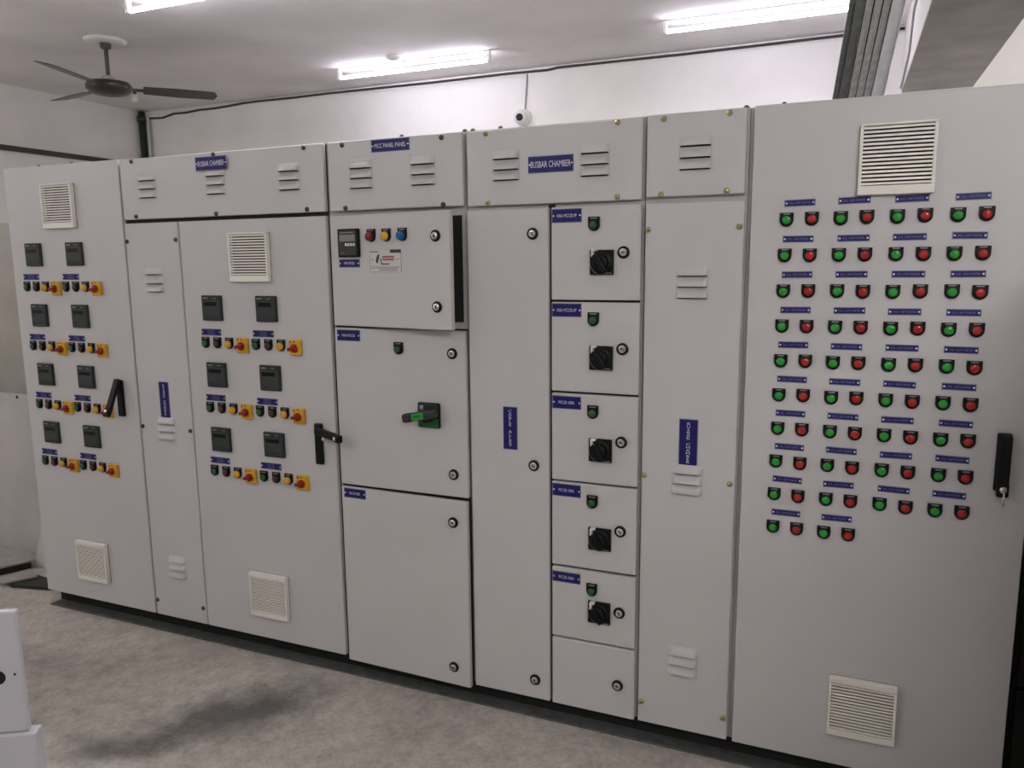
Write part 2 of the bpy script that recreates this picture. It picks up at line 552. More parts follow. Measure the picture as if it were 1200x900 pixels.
def lock_mesh():
    b = MB()
    b.lathe([(0.0195, 0), (0.0195, 0.004), (0.0175, 0.007), (0.0125, 0.0075)], 'black', 22)
    return b.build('door_lock')
LOCK = lock_mesh()
lk = MB()
lk.lathe([(0.0125, 0.006), (0.0125, 0.009), (0.0100, 0.011), (0.0060, 0.0105)], 'chrome', 20)
lk.box(-0.0055, 0.0055, -0.0125, -0.0100, -0.0012, 0.0012, 'black')
LOCK_CORE = lk.build('lock_core')
def lock(parent, x, z, loc=None, rot=(0, 0, 0), turn=0.5):
    o = ob('door_lock', LOCK, loc or (x, 0, z), rot, parent)
    ob('lock_core', LOCK_CORE, (0, 0, 0), (0, turn, 0), parent=o)

def rotary_mesh():
    b = MB()
    b.box(-0.039, 0.039, -0.010, 0, -0.039, 0.039, 'black', 0.003)
    b.lathe([(0.036, 0.010), (0.036, 0.014), (0.034, 0.016)], 'blacksoft', 28)
    # pale curved print at the lower left and a short line at the lower right
    n = 8
    vs, fs = [], []
    for k in range(n + 1):
        a = PI * (1.02 + 0.36 * k / n)
        for r in (0.0355, 0.0385):
            vs.append((r * math.cos(a), -0.0108, r * math.sin(a)))
    for k in range(n):
        fs.append((2 * k, 2 * k + 1, 2 * k + 3, 2 * k + 2))
    b.add(vs, fs, 'metermark')
    b.box(0.010, 0.034, -0.0108, -0.0098, -0.0355, -0.0325, 'metermark')
    return b.build('rotary_switch')
ROT = rotary_mesh()
kb = MB()
kb.lathe([(0.026, 0.015), (0.024, 0.026), (0.022, 0.028)], 'black', 24)
kb.box(-0.030, 0.030, -0.042, -0.026, -0.0095, 0.0095, 'black', 0.004)
ROT_KNOB = kb.build('knob')
cl = MB()
cl.box(-0.0045, 0.0035, -0.028, -0.008, -0.013, 0.009, 'plastic', 0.001)
cl.box(-0.0045, 0.012, -0.026, -0.008, 0.004, 0.011, 'plastic', 0.001)
ROT_CLIP = cl.build('padlock_clip')
def rotary(parent, x, z):
    o = ob('rotary_switch', ROT, (x, 0, z), parent=parent)
    ob('knob', ROT_KNOB, (0, 0, 0), (0, math.radians(58), 0), parent=o)
    ob('padlock_clip', ROT_CLIP, (-0.024, 0, 0.030), (0, 0, 0), parent=o)

def cabinet(label, x0, x1, depth=0.60, ztop=2.050, frame_y=YD + 0.002):
    root = thing('control_cabinet', label, 'cabinet', (x0, 0, 0.075))
    wd = x1 - x0
    b = MB()
    b.box(0.001, wd - 0.001, frame_y, depth, 0.0, ztop - 0.075, 'paint_frame')
    ob('frame', b, parent=root)
    root['x0'] = x0
    return root
def L(root, x, z, y=0.0):
    return (x - root['x0'], y, z - 0.075)
def door(root, x0, x1, z0, z1, name='door', rot=0.0, y=0.0, label=None):
    return ob(name, door_mesh(x1 - x0, z1 - z0), L(root, x0, z0, y), (0, 0, rot), root, label)
def louvres(root, xc, zs):
    for z in zs:
        ob('louvre', LOUVRE, L(root, xc, z), parent=root)
def screws(root, pts, me):
    for x, z in pts:
        ob('screw', me, L(root, x, z), (0, random.uniform(0, 3), 0), root)
def gasket(root, x0, x1, z0, z1):
    """dark rubber-lined opening behind the joints between doors"""
    ob('gasket', MB().box(x0 - root['x0'], x1 - root['x0'], YD - 0.001, YD + 0.003, z0 - 0.075, z1 - 0.075, 'dark'), parent=root)
BOLT = MB().lathe([(0.008, 0), (0.008, 0.006), (0.004, 0.010)], 'screwdark', 8, axis='z').build('top_bolt')
def bolts(root, xs):
    for x in xs:
        ob('top_bolt', BOLT, (x - root['x0'], 0.034, 1.975), parent=root)

TWO = ('MOTOR', 'STARTER')
def feeder_group(root, xm, xp, xl, zm, zp, zl):
    """one meter with its blue plate, two lamps, a yellow button and a yellow isolator"""
    meter(root, *L(root, xm, zm)[::2])
    p = L(root, xp, zp)
    nameplate(root, p[0], p[2], 0.101, 0.027, TWO, 0.0066, 0.62, ink='faint')
    z = zl - 0.075
    x = xl - root['x0']
    pilot(root, x, z, 'dimgreen', label='green pilot lamp')
    pilot(root, x + 0.061, z, 'dimred', label='red pilot lamp')
    pilot(root, x + 0.122, z, 'yellow', name='push_button', label='yellow push button')
    isolator(root, x + 0.192, z - 0.003)

# ------------------------------------------------------------------ cabinet A (left end)
A = cabinet('grey cabinet at the left end with eight meters and its black handle lifted open', 0.0, 0.7030)
door(A, 0.0, 0.7025, 0.076, 2.050)
fan_filter(A, *L(A, 0.345, 1.875)[::2], False)
fan_filter(A, *L(A, 0.345, 0.272)[::2], True)
for zm, zp, zl in [(1.671, 1.5735, 1.527), (1.403, 1.304, 1.260), (1.135, 1.037, 0.991), (0.866, 0.770, 0.723)]:
    feeder_group(A, 0.153, 0.115, 0.0845, zm, zp, zl)
    feeder_group(A, 0.411, 0.368, 0.335, zm, zp, zl)
bolts(A, [0.191, 0.395])

# swing handles: base, lever, chrome lock
def handle_base_mesh():
    b = MB()
    b.box(-0.017, 0.017, -0.014, 0, -0.080, 0.080, 'blacksoft', 0.004)
    b.box(-0.010, 0.010, -0.0145, -0.012, -0.066, 0.066, 'black')
    return b.build('door_handle')
HB = handle_base_mesh()
lv = MB()
lv.box(-0.0145, 0.0145, -0.012, 0.004, -0.150, 0.010, 'blacksoft', 0.004)
lv.box(-0.0145, 0.0145, -0.018, 0.004, -0.158, -0.118, 'blacksoft', 0.005)
lv.lathe([(0.008, 0.017), (0.008, 0.022), (0.006, 0.023)], 'chrome', 14, T=Matrix.Translation((0, 0, -0.136)))
LEVER = lv.build('lever')
h = ob('door_handle', HB, L(A, 0.612, 1.052), parent=A, label='black swing handle, its lever lifted away from the door')
ob('lever', LEVER, (0, -0.016, 0.074), (-math.radians(24), 0, 0), h)

# ------------------------------------------------------------------ cabinet B
B = cabinet('wide grey cabinet of six meters with a narrow louvred door on its left', 0.7035, 1.7265)
ob('cover', door_mesh(1.720 - 0.714, 2.047 - 1.806), L(B, 0.714, 1.806), parent=B)
door(B, 0.712, 1.0035, 0.076, 1.791)
door(B, 1.0095, 1.7205, 0.076, 1.791)
gasket(B, 0.7045, 1.722, 0.078, 2.044)
for xc in (0.859, 1.215, 1.566):
    louvres(B, xc, (1.958, 1.925, 1.891))
louvres(B, 0.857, (1.583, 1.547, 1.513))
louvres(B, 0.857, (0.957, 0.924, 0.891))
louvres(B, 0.855, (0.340, 0.307, 0.273))
screws(B, [(0.783, 2.036), (0.785, 1.817), (1.214, 2.038), (1.639, 2.036), (1.209, 1.815), (1.641, 1.817),
           (0.721, 1.718), (0.990, 1.720), (0.722, 0.936), (0.991, 0.934), (0.722, 0.144), (0.988, 0.149)], SCREW_D)
p = L(B, 1.2085, 2.0045, -0.010)
nameplate(B, 0, 0, 0.155, 0.052, ('BUSBAR CHAMBER',), 0.020, 0.84, loc=p)
p = L(B, 0.860, 1.058)
nameplate(B, p[0], p[2], 0.054, 0.155, ('BUSBAR CHAMBER',), 0.0135, vertical=True)
fan_filter(B, *L(B, 1.367, 1.646)[::2], False)
fan_filter(B, *L(B, 1.364, 0.272)[::2], True)
for zm, zp, zl in [(1.449, 1.352, 1.306), (1.180, 1.084, 1.040), (0.913, 0.822, 0.774)]:
    feeder_group(B, 1.161, 1.142, 1.111, zm, zp, zl)
    feeder_group(B, 1.431, 1.404, 1.367, zm, zp, zl)
h = ob('door_handle', HB, L(B, 1.648, 0.935), parent=B, label='black swing handle, its lever turned out to the right')
ob('lever', LEVER, (0.006, -0.020, 0.055), (0, math.radians(-86), math.radians(-20)), h)
h2 = MB()
h2.lathe([(0.0085, 0), (0.0085, 0.030), (0.006, 0.032)], 'chrome', 14)
ob('lock_core', h2, (0.034, -0.008, 0.028), (0, 0, 0.3), h)

# ------------------------------------------------------------------ cabinet C (incomer)
C = cabinet('grey incomer cabinet with its top door ajar and a green black switch lever', 1.7265, 2.2860, frame_y=YD + 0.004)
ob('cover', door_mesh(2.281 - 1.741, 2.047 - 1.806), L(C, 1.741, 1.806), parent=C)
gasket(C, 1.733, 2.279, 0.078, 0.79)
gasket(C, 1.733, 2.279, 0.781, 1.389)
ob('opening', MB().box(1.745 - 1.7265, 2.2635 - 1.7265, YD + 0.0015, YD + 0.0045, 1.412 - 0.075, 1.777 - 0.075, 'dark'), parent=C, label='dark sheet for the unlit opening behind the door ajar')  # flat dark sheet standing in for the unlit interior
TH = math.radians(8.4)
dA = ob('door', door_mesh(0.536, 0.396, 0.022), L(C, 1.737, 1.392), (0, 0, -TH), C, label='small door standing ajar')
def on(u, z, d=0.0):
    return (1.737 - C['x0'] + u * math.cos(TH) - d * math.sin(TH), -u * math.sin(TH) - d * math.cos(TH), z - 0.075)
RA = (0, 0, -TH)
lock(C, 0, 0, on(0.479, 1.707), RA, 1.45)
lock(C, 0, 0, on(0.479, 1.470), RA, 1.3)
mm = MB()
mm.box(-0.049, 0.049, -0.013, 0, -0.050, 0.050, 'black', 0.003)
mm.box(-0.041, 0.041, -0.0142, -0.012, -0.044, 0.043, 'meterface', 0.001)
mm.box(-0.034, 0.030, -0.0148, -0.0138, 0.035, 0.038, 'metermark')
mm.box(-0.035, -0.018, -0.0148, -0.0138, -0.036, -0.034, 'metermark')
mt = ob('energy_meter', mm, on(0.096, 1.691), RA, C, label='black framed meter with a lit grey display')
ob('display', MB().box(-0.037, 0.037, -0.0156, -0.0138, 0.005, 0.029, 'lcd', 0.0006), parent=mt)
for k in range(4):
    ob('key', MB().box(-0.0035, 0.0035, -0.018, -0.0138, -0.005, 0.005, 'white', 0.001), (-0.006 + 0.0125 * k, 0, -0.006), parent=mt)
nameplate(C, 0, 0, 0.099, 0.030, ('MFM METER',), 0.010, 0.52, loc=on(0.0895, 1.619), rot=RA)
for (uu, ln, lb) in [(0.199, 'deepred', 'dark red'), (0.268, 'yellow', 'yellow'), (0.339, 'lensblue', 'blue')]:
    pilot(C, 0, 0, ln, loc=on(uu, 1.711), rot=RA, label=lb + ' pilot lamp on the door ajar')
# rating sticker: ruled silver label with a black mark, red heading and rows of print
st = MB()
st.box(-0.072, 0.072, -0.0008, 0, -0.040, 0.040, 'sticker')
for (x0, x1, z0, z1, c) in [(-0.071, -0.030, 0.030, 0.033, 'ink'), (0.022, 0.070, 0.027, 0.038, 'ink'), (-0.071, 0.071, -0.0395, -0.0385, 'ink'),
                            (0.0700, 0.0712, -0.039, 0.039, 'ink'), (-0.071, -0.0702, -0.039, 0.020, 'ink'), (-0.071, 0.071, 0.0385, 0.0393, 'metermark'),
                            (-0.014, 0.040, 0.010, 0.017, 'inkred'), (-0.014, 0.040, 0.001, 0.0075, 'inkred'), (-0.018, 0.018, -0.013, -0.009, 'ink'),
                            (-0.068, 0.068, -0.0205, -0.0195, 'ink'), (-0.040, 0.060, -0.027, -0.023, 'metermark'), (-0.030, 0.055, -0.034, -0.030, 'metermark'),
                            (-0.066, -0.046, -0.027, -0.024, 'metermark'), (0.048, 0.062, 0.004, 0.006, 'ink'), (-0.066, -0.055, 0.004, 0.006, 'ink')]:
    st.box(x0, x1, -0.0011, -0.0007, z0, z1, c)
st.add([(-0.044, -0.0012, -0.004), (-0.036, -0.0012, -0.010), (-0.030, -0.0012, 0.004), (-0.026, -0.0012, 0.022), (-0.033, -0.0012, 0.023), (-0.040, -0.0012, 0.012)], [(0, 1, 2, 3, 4, 5)], 'ink')
st.add([(-0.024, -0.0012, 0.010), (-0.020, -0.0012, -0.012), (-0.015, -0.0012, -0.012), (-0.020, -0.0012, 0.010)], [(0, 1, 2, 3)], 'ink')
ob('rating_sticker', st, on(0.258, 1.6265), RA, C)
# middle door with the main switch
door(C, 1.737, 2.2795, 0.7855, 1.3840)
p = L(C, 1.799, 1.3565)
nameplate(C, p[0], p[2], 0.101, 0.042, ('MAIN MCCB',), 0.010, 0.56)
p = L(C, 2.012, 1.312)
pilot(C, p[0], p[2], 'smallgreen', label='green pilot lamp')
lock(C, *L(C, 2.227, 1.304)[::2], turn=0.5)
lock(C, *L(C, 2.223, 0.869)[::2], turn=0.5)
sw = MB()
sw.box(-0.045, 0.045, -0.012, 0, -0.046, 0.046, 'black', 0.006)
sw.box(-0.040, 0.040, -0.0135, -0.011, -0.042, -0.010, 'dimgreen', 0.001)
sw.box(-0.040, 0.040, -0.0135, -0.011, 0.008, 0.040, 'meter', 0.001)
sw.box(-0.032, -0.016, -0.018, -0.011, 0.018, 0.036, 'chrome', 0.002)
sw.lathe([(0.024, 0.010), (0.022, 0.040), (0.020, 0.042)], 'black', 22)
s_ = ob('main_switch', sw, L(C, 2.132, 1.080), parent=C)
le = MB()
le.box(-0.074, 0.064, -0.014, 0.012, -0.0155, 0.0155, 'meter', 0.009)
le.box(-0.074, -0.030, -0.018, 0.010, -0.0165, 0.0165, 'meter', 0.009)
le.box(-0.034, 0.016, -0.0160, -0.010, -0.0115, 0.0115, 'green', 0.003)
le.box(-0.024, 0.006, -0.0166, -0.015, -0.004, 0.004, 'dimgreen', 0.001)
ob('lever', le, (-0.006, -0.052, 0.006), (0, -math.radians(11), 0), s_)
# lower door
door(C, 1.736, 2.2790, 0.0620, 0.7745, rot=-math.radians(1.3))
R3 = -math.radians(1.3)
def on3(x, z):
    u_ = x - 1.736
    return (1.736 - C['x0'] + u_ * math.cos(R3), u_ * math.sin(R3), z - 0.075)
nameplate(C, 0, 0, 0.099, 0.038, ('INCOMER',), 0.010, 0.5, loc=on3(1.798, 0.7525), rot=(0, 0, R3))
lock(C, 0, 0, on3(2.222, 0.694), (0, 0, R3), 0.5)
lock(C, 0, 0, on3(2.212, 0.134), (0, 0, R3), 0.5)
for xc in (1.880, 2.130):
    louvres(C, xc, (1.951, 1.917, 1.883))
screws(C, [(1.806, 2.034), (2.204, 2.033), (1.809, 1.815), (2.205, 1.813)], SCREW_D)
p = L(C, 2.004, 2.0215)
nameplate(C, p[0], p[2], 0.154, 0.043, ('MCC PANEL PANEL',), 0.015, 0.82)
bolts(C, [2.031, 2.275])

# ------------------------------------------------------------------ cabinet D
D = cabinet('grey cabinet with a column of small doors bearing black rotary switches', 2.2860, 2.8960)
ob('cover', door_mesh(2.889 - 2.297, 2.048 - 1.806), L(D, 2.297, 1.803), parent=D)
door(D, 2.293, 2.5855, 0.073, 1.789)
gasket(D, 2.580, 2.602, 0.078, 1.80)
for z0, z1 in [(1.4945, 1.7895), (1.1940, 1.4875), (0.8905, 1.1865), (0.5895, 0.8835), (0.3290, 0.5805), (0.0720, 0.3215)]:
    door(D, 2.5950, 2.8890, z0, z1)
gasket(D, 2.60, 2.884, 0.078, 1.787)
for i, (zp, zl, zr, zk) in enumerate([(1.762, 1.730, 1.614, 1.644), (1.4615, 1.430, 1.310, 1.341), (1.157, 1.127, 1.005, 1.037), (0.8565, 0.823, 0.701, 0.736), (0.5475, 0.514, 0.441, 0.451)]):
    p = L(D, 2.648, zp)
    nameplate(D, p[0], p[2], 0.101, 0.044 if i < 4 else 0.038, ('100A MCCB I/P',) if i < 2 else ('MCCB 100A',), 0.0105, 0.66 if i < 2 else 0.54)
    p = L(D, 2.739, zl)
    pilot(D, p[0], p[2], 'smallgreen', label='green pilot lamp')
    rotary(D, *L(D, 2.766, zr)[::2])
    lock(D, *L(D, 2.835, zk)[::2], turn=(0.3, 1.0, 0.7, 0.8, 0.9)[i])
lock(D, *L(D, 2.832, 0.188)[::2], turn=0.7)
for z, t in ((1.708, 1.2), (0.931, 0.6), (0.146, 0.6)):
    lock(D, *L(D, 2.531, z)[::2], turn=t)
p = L(D, 2.4445, 1.055)
nameplate(D, p[0], p[2], 0.053, 0.150, ('CABLE ALLEY',), 0.0135, vertical=True)
louvres(D, 2.439, (1.950, 1.916, 1.883))
louvres(D, 2.740, (1.950, 1.916, 1.882))
screws(D, [(2.368, 2.034), (2.812, 2.036), (2.372, 1.812), (2.812, 1.814)], SCREW_Z)
p = L(D, 2.5935, 1.925)
nameplate(D, p[0], p[2], 0.154, 0.053, ('BUSBAR CHAMBER',), 0.020, 0.88)
bolts(D, [2.305, 2.406])

# ------------------------------------------------------------------ cabinet E
E_ = cabinet('narrow grey louvred cabinet with brass-coloured screws, left of the green and red lamps', 2.8960, 3.2010)
ob('cover', door_mesh(3.193 - 2.903, 2.049 - 1.808), L(E_, 2.903, 1.808), parent=E_)
door(E_, 2.903, 3.1955, 0.075, 1.789)
for zs in ((1.952, 1.918, 1.885), (1.572, 1.539, 1.505), (0.956, 0.923, 0.890), (0.342, 0.309, 0.276)):
    louvres(E_, 3.0485, zs)
screws(E_, [(2.953, 2.035), (3.144, 2.036), (2.949, 1.815), (3.142, 1.818), (2.911, 1.711), (3.181, 1.713), (2.911, 0.935), (3.179, 0.933), (2.915, 0.148), (3.183, 0.150)], SCREW_Z)
p = L(E_, 3.0495, 1.053)
nameplate(E_, p[0], p[2], 0.059, 0.152, ('BUSBAR CHAMBER',), 0.0135, vertical=True)
bolts(E_, [3.186])

# ------------------------------------------------------------------ cabinet F (right end)
Fc = cabinet('wide grey starter cabinet at the right end, covered in green and red lamps', 3.2010, 3.9590)
door(Fc, 3.2135, 3.9585, 0.074, 2.051)
fan_filter(Fc, *L(Fc, 3.587, 1.882)[::2], False)
fan_filter(Fc, *L(Fc, 3.586, 0.277)[::2], True)
rows = [10, 10, 9, 9]
for c, (xg, xr) in enumerate([(3.3120, 3.3795), (3.4560, 3.5225), (3.5985, 3.6655), (3.7410, 3.8070)]):
    for r in range(rows[c]):
        z = 1.7285 - 0.1016 * r - 0.075
        dx = random.uniform(-0.0012, 0.0012)
        dz = random.uniform(-0.001, 0.001)
        pilot(Fc, xg - Fc['x0'] + dx, z + dz, 'green', HOLD_FLAT, label='green pilot lamp')
        pilot(Fc, xr - Fc['x0'] + dx, z - dz, 'red', HOLD_FLAT, label='red pilot lamp')
        xm = (xg + xr) / 2 - Fc['x0']
        nameplate(Fc, 0, 0, 0.083, 0.0195, ('DOL 1.5HP STARTER',), 0.0066, 0.68, ink='faint',
                  loc=(xm + random.uniform(-0.002, 0.002), 0, z + 0.0478 + random.uniform(-0.001, 0.001)), rot=(0, random.uniform(-0.018, 0.018), 0))
h = ob('door_handle', HB, L(Fc, 3.892, 1.070), parent=Fc, label='black swing handle shut, with a key in its lock')
ob('lever', LEVER, (0.002, -0.016, 0.066), (0, 0, 0), h)
ky = MB()
ky.tube([(0, -0.036, -0.072), (0, -0.050, -0.078), (0, -0.052, -0.110)], 0.0022, 'chrome', 6)
ky.lathe([(0.009, 0.0), (0.009, 0.004)], 'chrome', 14, T=Matrix.Translation((0, -0.033, -0.070)))
ob('key', ky, (0.002, 0, 0), parent=h)
bolts(Fc, [3.290])

# ------------------------------------------------------------------ base channels under the cabinets
def channel(x0, x1, label):
    b = MB()
    b.box(0, x1 - x0, -0.004, 0.056, 0.0, 0.007, 'chan', 0.002)
    b.box(0, x1 - x0, 0.054, 0.062, 0.004, 0.0745, 'dark')  # web coloured black for the shade of the recess
    b.box(0, x1 - x0, 0.056, 0.10, 0.067, 0.0745, 'chan')
    ob('base_channel', b, (x0, 0, 0), label=label, cat='base channel')
channel(0.013, 1.7265, 'dark steel base channel on the floor under the two cabinets with meters')
channel(1.7300, 3.955, 'dark steel base channel on the floor under the four right-hand cabinets')
def rear_rail(x0, x1, label):
    ob('base_rail', MB().box(0, x1 - x0, 0, 0.05, 0, 0.0745, 'chan', 0.002), (x0, 0.545, 0), label=label, cat='base rail')
rear_rail(0.013, 1.7265, 'dark steel rail under the rear edge of the cabinets with meters')
rear_rail(1.7300, 3.955, 'dark steel rail under the rear edge of the four right-hand cabinets')

# ================================================================== ceiling things
def tube_lamp(x0, x1, y, label, front=None, z=2.985):
    r = thing('tube_lamp', label, 'lamp', (x0, y, CEIL), group='tube lamps on the ceiling')
    n = x1 - x0
    top = z - CEIL + 0.065             # upper face of the housing, at the ceiling or hung below it
    ob('housing', MB().box(-0.02, n + 0.02, -0.012, 0.012, top - 0.012, top, 'greycable', 0.003), parent=r)
    ob('tube', MB().tube([(0, 0, z - CEIL), (n, 0, z - CEIL)], 0.0125, 'tube%d' % front if front is not None else 'tube', 12), parent=r)
    for x in (-0.012, n + 0.012):
        ob('end_cap', MB().box(x - 0.012, x + 0.012, -0.014, 0.014, z - CEIL - 0.014, top - 0.004, 'plastic', 0.004), parent=r)
    if top < -0.01:
        for x in (0.15, n - 0.15):
            ob('hanger', MB().tube([(x, 0, 0), (x, 0, top - 0.004)], 0.004, 'rod', 6), parent=r)
tube_lamp(-0.165, 1.035, 0.92, 'lit tube lamp nearest the fan, cut off by the top of the picture')
tube_lamp(-0.055, 1.145, 2.70, 'lit tube lamp in the middle, above and left of the white camera')
tube_lamp(2.41, 3.61, 2.55, 'lit tube lamp at the right, its end hidden by the steel channels')
# the lamps outside the picture, most of them added for their light
for k, (x, y, zl_, st_, txt) in enumerate(FRONT):
    tube_lamp(x - 0.6, x + 0.6, y, txt, k, zl_)

# ceiling fan
fx, fy = -0.97, 1.437
fan = thing('ceiling_fan', 'dark brown ceiling fan on a thin rod below a white ceiling plate', 'fan', (fx, fy, CEIL))
ob('ceiling_plate', MB().lathe([(0.125, 0), (0.125, -0.010), (0.10, -0.018), (0.03, -0.022)], 'plastic', 28, axis='z'), parent=fan)
ob('rod', MB().tube([(0, 0, -0.015), (0, 0, -0.25)], 0.013, 'rod', 10).lathe([(0.035, -0.015), (0.03, -0.05), (0.014, -0.06)], 'rod', 16, axis='z')
   .lathe([(0.016, -0.215), (0.032, -0.225), (0.036, -0.252)], 'metermark', 16, axis='z'), parent=fan)
ob('motor', MB().lathe([(0.05, -0.25), (0.125, -0.262), (0.140, -0.285), (0.138, -0.305), (0.11, -0.330), (0.05, -0.342), (0.02, -0.345)], 'brown', 32, axis='z'), parent=fan)
for a in (math.radians(49), math.radians(169), math.radians(289)):
    T = Matrix.Rotation(a, 4, 'Z') @ Matrix.Translation((0, 0, -0.295)) @ Matrix.Rotation(math.radians(-12), 4, 'X')
    b = MB()
    b.box(0.12, 0.22, -0.02, 0.02, -0.003, 0.003, 'brown', 0.001, T=T)
    b.add([(0.20, -0.055, 0), (0.42, -0.068, 0), (0.64, -0.060, 0), (0.66, 0.0, 0), (0.64, 0.060, 0), (0.42, 0.068, 0), (0.20, 0.055, 0),
           (0.20, -0.055, 0.004), (0.42, -0.068, 0.004), (0.64, -0.060, 0.004), (0.66, 0.0, 0.004), (0.64, 0.060, 0.004), (0.42, 0.068, 0.004), (0.20, 0.055, 0.004)],
          [(6, 5, 4, 3, 2, 1, 0), (7, 8, 9, 10, 11, 12, 13)] + [(i, (i + 1) % 7, (i + 1) % 7 + 7, i + 7) for i in range(7)], 'brown', T=T)
    ob('blade', b, parent=fan)

# small white ceiling rose above the middle lamp, and a bulb holder by the corner
ob('ceiling_rose', MB().lathe([(0.055, 0), (0.055, -0.012), (0.035, -0.028), (0.02, -0.032)], 'plastic', 20, axis='z'), (0.49, 2.566, CEIL),
   label='small white ceiling rose just above the middle tube lamp', cat='ceiling rose')
bh = thing('bulb_holder', 'small pendant bulb holder hanging in the corner behind the fan', 'bulb holder', (-2.03, 2.60, CEIL))
ob('cord', MB().tube([(0, 0, 0), (0, 0, -0.03)], 0.012, 'cable', 8), parent=bh)
ob('socket', MB().lathe([(0.022, -0.028), (0.030, -0.055), (0.030, -0.085), (0.02, -0.09)], 'plastic', 14, axis='z'), parent=bh)

# security camera on the back wall and its cable
cm = thing('security_camera', 'small white dome camera with a black lens on the back wall', 'camera', (1.175, YB, 2.695))
ob('base', MB().lathe([(0.062, 0), (0.062, 0.025), (0.055, 0.032)], 'plastic', 26), parent=cm)
eye = MB()
eye.lathe([(0.046, 0), (0.052, 0.02), (0.050, 0.040), (0.042, 0.055), (0.032, 0.062)], 'plastic', 26)
e_ = ob('eyeball', eye, (-0.010, -0.028, 0.0), (math.radians(6), 0, math.radians(8)), cm)
ob('lens', MB().lathe([(0.027, 0.055), (0.027, 0.0655), (0.020, 0.0665)], 'black', 20), parent=e_)
ob('camera_cable', MB().tube([(1.205, YB - 0.006, 3.010), (1.200, YB - 0.008, 2.92), (1.192, YB - 0.008, 2.83), (1.188, YB - 0.010, 2.755)], 0.006, 'greycable', 6),
   label='thin grey cable running down the wall to the white camera', cat='cable')
# cable along the top of the back wall
pts = [(-2.608, 2.985), (-2.45, 2.978), (-2.309, 3.005), (-2.15, 3.002), (-2.0, 3.012), (-1.85, 3.010), (-1.701, 3.016), (-1.5, 3.028), (-1.318, 3.030), (-0.952, 3.027), (-0.6, 3.030),
       (0.0, 3.026), (0.372, 3.023), (1.051, 3.026), (1.373, 3.020), (1.45, 3.030), (1.764, 3.028), (2.372, 3.024), (3.245, 3.029), (3.74, 3.03)]
ob('wall_cable', MB().tube([(x, YB - 0.012, z) for x, z in pts], 0.009, 'cable', 6), label='dark wavy cable along the top of the back wall', cat='cable')
ob('beam_cable', MB().tube([(3.737, 3.2, 2.66), (3.738, 2.6, 2.74), (3.737, 2.4, 2.9), (3.738, 2.0, 2.93)], 0.006, 'greycable', 6),
   label='thin grey cable along the white side of the ceiling beam', cat='cable')
# dark pipe in the corner
pp = thing('corner_pipe', 'dark green pipe beside a thin white pipe in the far left corner', 'pipe', (XL + 0.06, YB - 0.06, 0.0))
ob('pipe', MB().tube([(0, 0, 0.0), (0, 0, 3.04)], 0.032, 'pipe', 12), parent=pp)
ob('white_pipe', MB().tube([(0.050, 0.02, 0.0), (0.050, 0.02, 3.0)], 0.012, 'plastic', 10), parent=pp, label='thin white pipe')
for z in (2.95, 2.2, 1.2):
    ob('clamp', MB().lathe([(0.044, z), (0.044, z + 0.05)], 'pipe', 12, axis='z'), parent=pp)

# ================================================================== steel channels leaning on the rear top edge of the cabinets
edges_lo = [3.402, 3.453, 3.477, 3.501, 3.524, 3.566]
edges_hi = [3.441, 3.489, 3.516, 3.541, 3.567, 3.608]
words = ['leftmost and darkest of the galvanised steel channels leaning behind the cabinets', 'second from the left of the galvanised steel channels leaning behind the cabinets',
         'middle one of the galvanised steel channels leaning behind the cabinets', 'second from the right of the galvanised steel channels leaning behind the cabinets',
         'rightmost of the galvanised steel channels leaning behind the cabinets, its flange bright']
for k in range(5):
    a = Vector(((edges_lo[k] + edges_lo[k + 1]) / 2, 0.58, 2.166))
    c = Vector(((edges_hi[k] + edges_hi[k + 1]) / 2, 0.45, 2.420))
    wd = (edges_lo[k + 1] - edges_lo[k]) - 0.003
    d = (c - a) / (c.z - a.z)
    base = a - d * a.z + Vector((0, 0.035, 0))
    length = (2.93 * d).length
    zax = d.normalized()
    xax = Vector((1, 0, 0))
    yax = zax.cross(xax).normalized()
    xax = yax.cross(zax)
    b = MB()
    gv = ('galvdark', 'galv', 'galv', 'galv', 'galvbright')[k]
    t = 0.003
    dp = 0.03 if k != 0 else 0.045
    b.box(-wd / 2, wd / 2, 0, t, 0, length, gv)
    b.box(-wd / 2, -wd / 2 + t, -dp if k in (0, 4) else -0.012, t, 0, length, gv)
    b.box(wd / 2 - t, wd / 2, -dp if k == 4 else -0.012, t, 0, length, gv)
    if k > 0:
        b.box(-wd / 2 - 0.010, -wd / 2 + 0.004, t + 0.003, 2 * t + 0.003, 0, length, 'dark')  # dark strip standing in for the shade between neighbouring channels
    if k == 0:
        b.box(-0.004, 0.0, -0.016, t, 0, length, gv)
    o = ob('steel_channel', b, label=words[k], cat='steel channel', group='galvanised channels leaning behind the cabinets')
    o.matrix_world = Matrix(((xax.x, yax.x, zax.x, base.x), (xax.y, yax.y, zax.y, base.y), (xax.z, yax.z, zax.z, base.z + 0.004), (0, 0, 0, 1)))

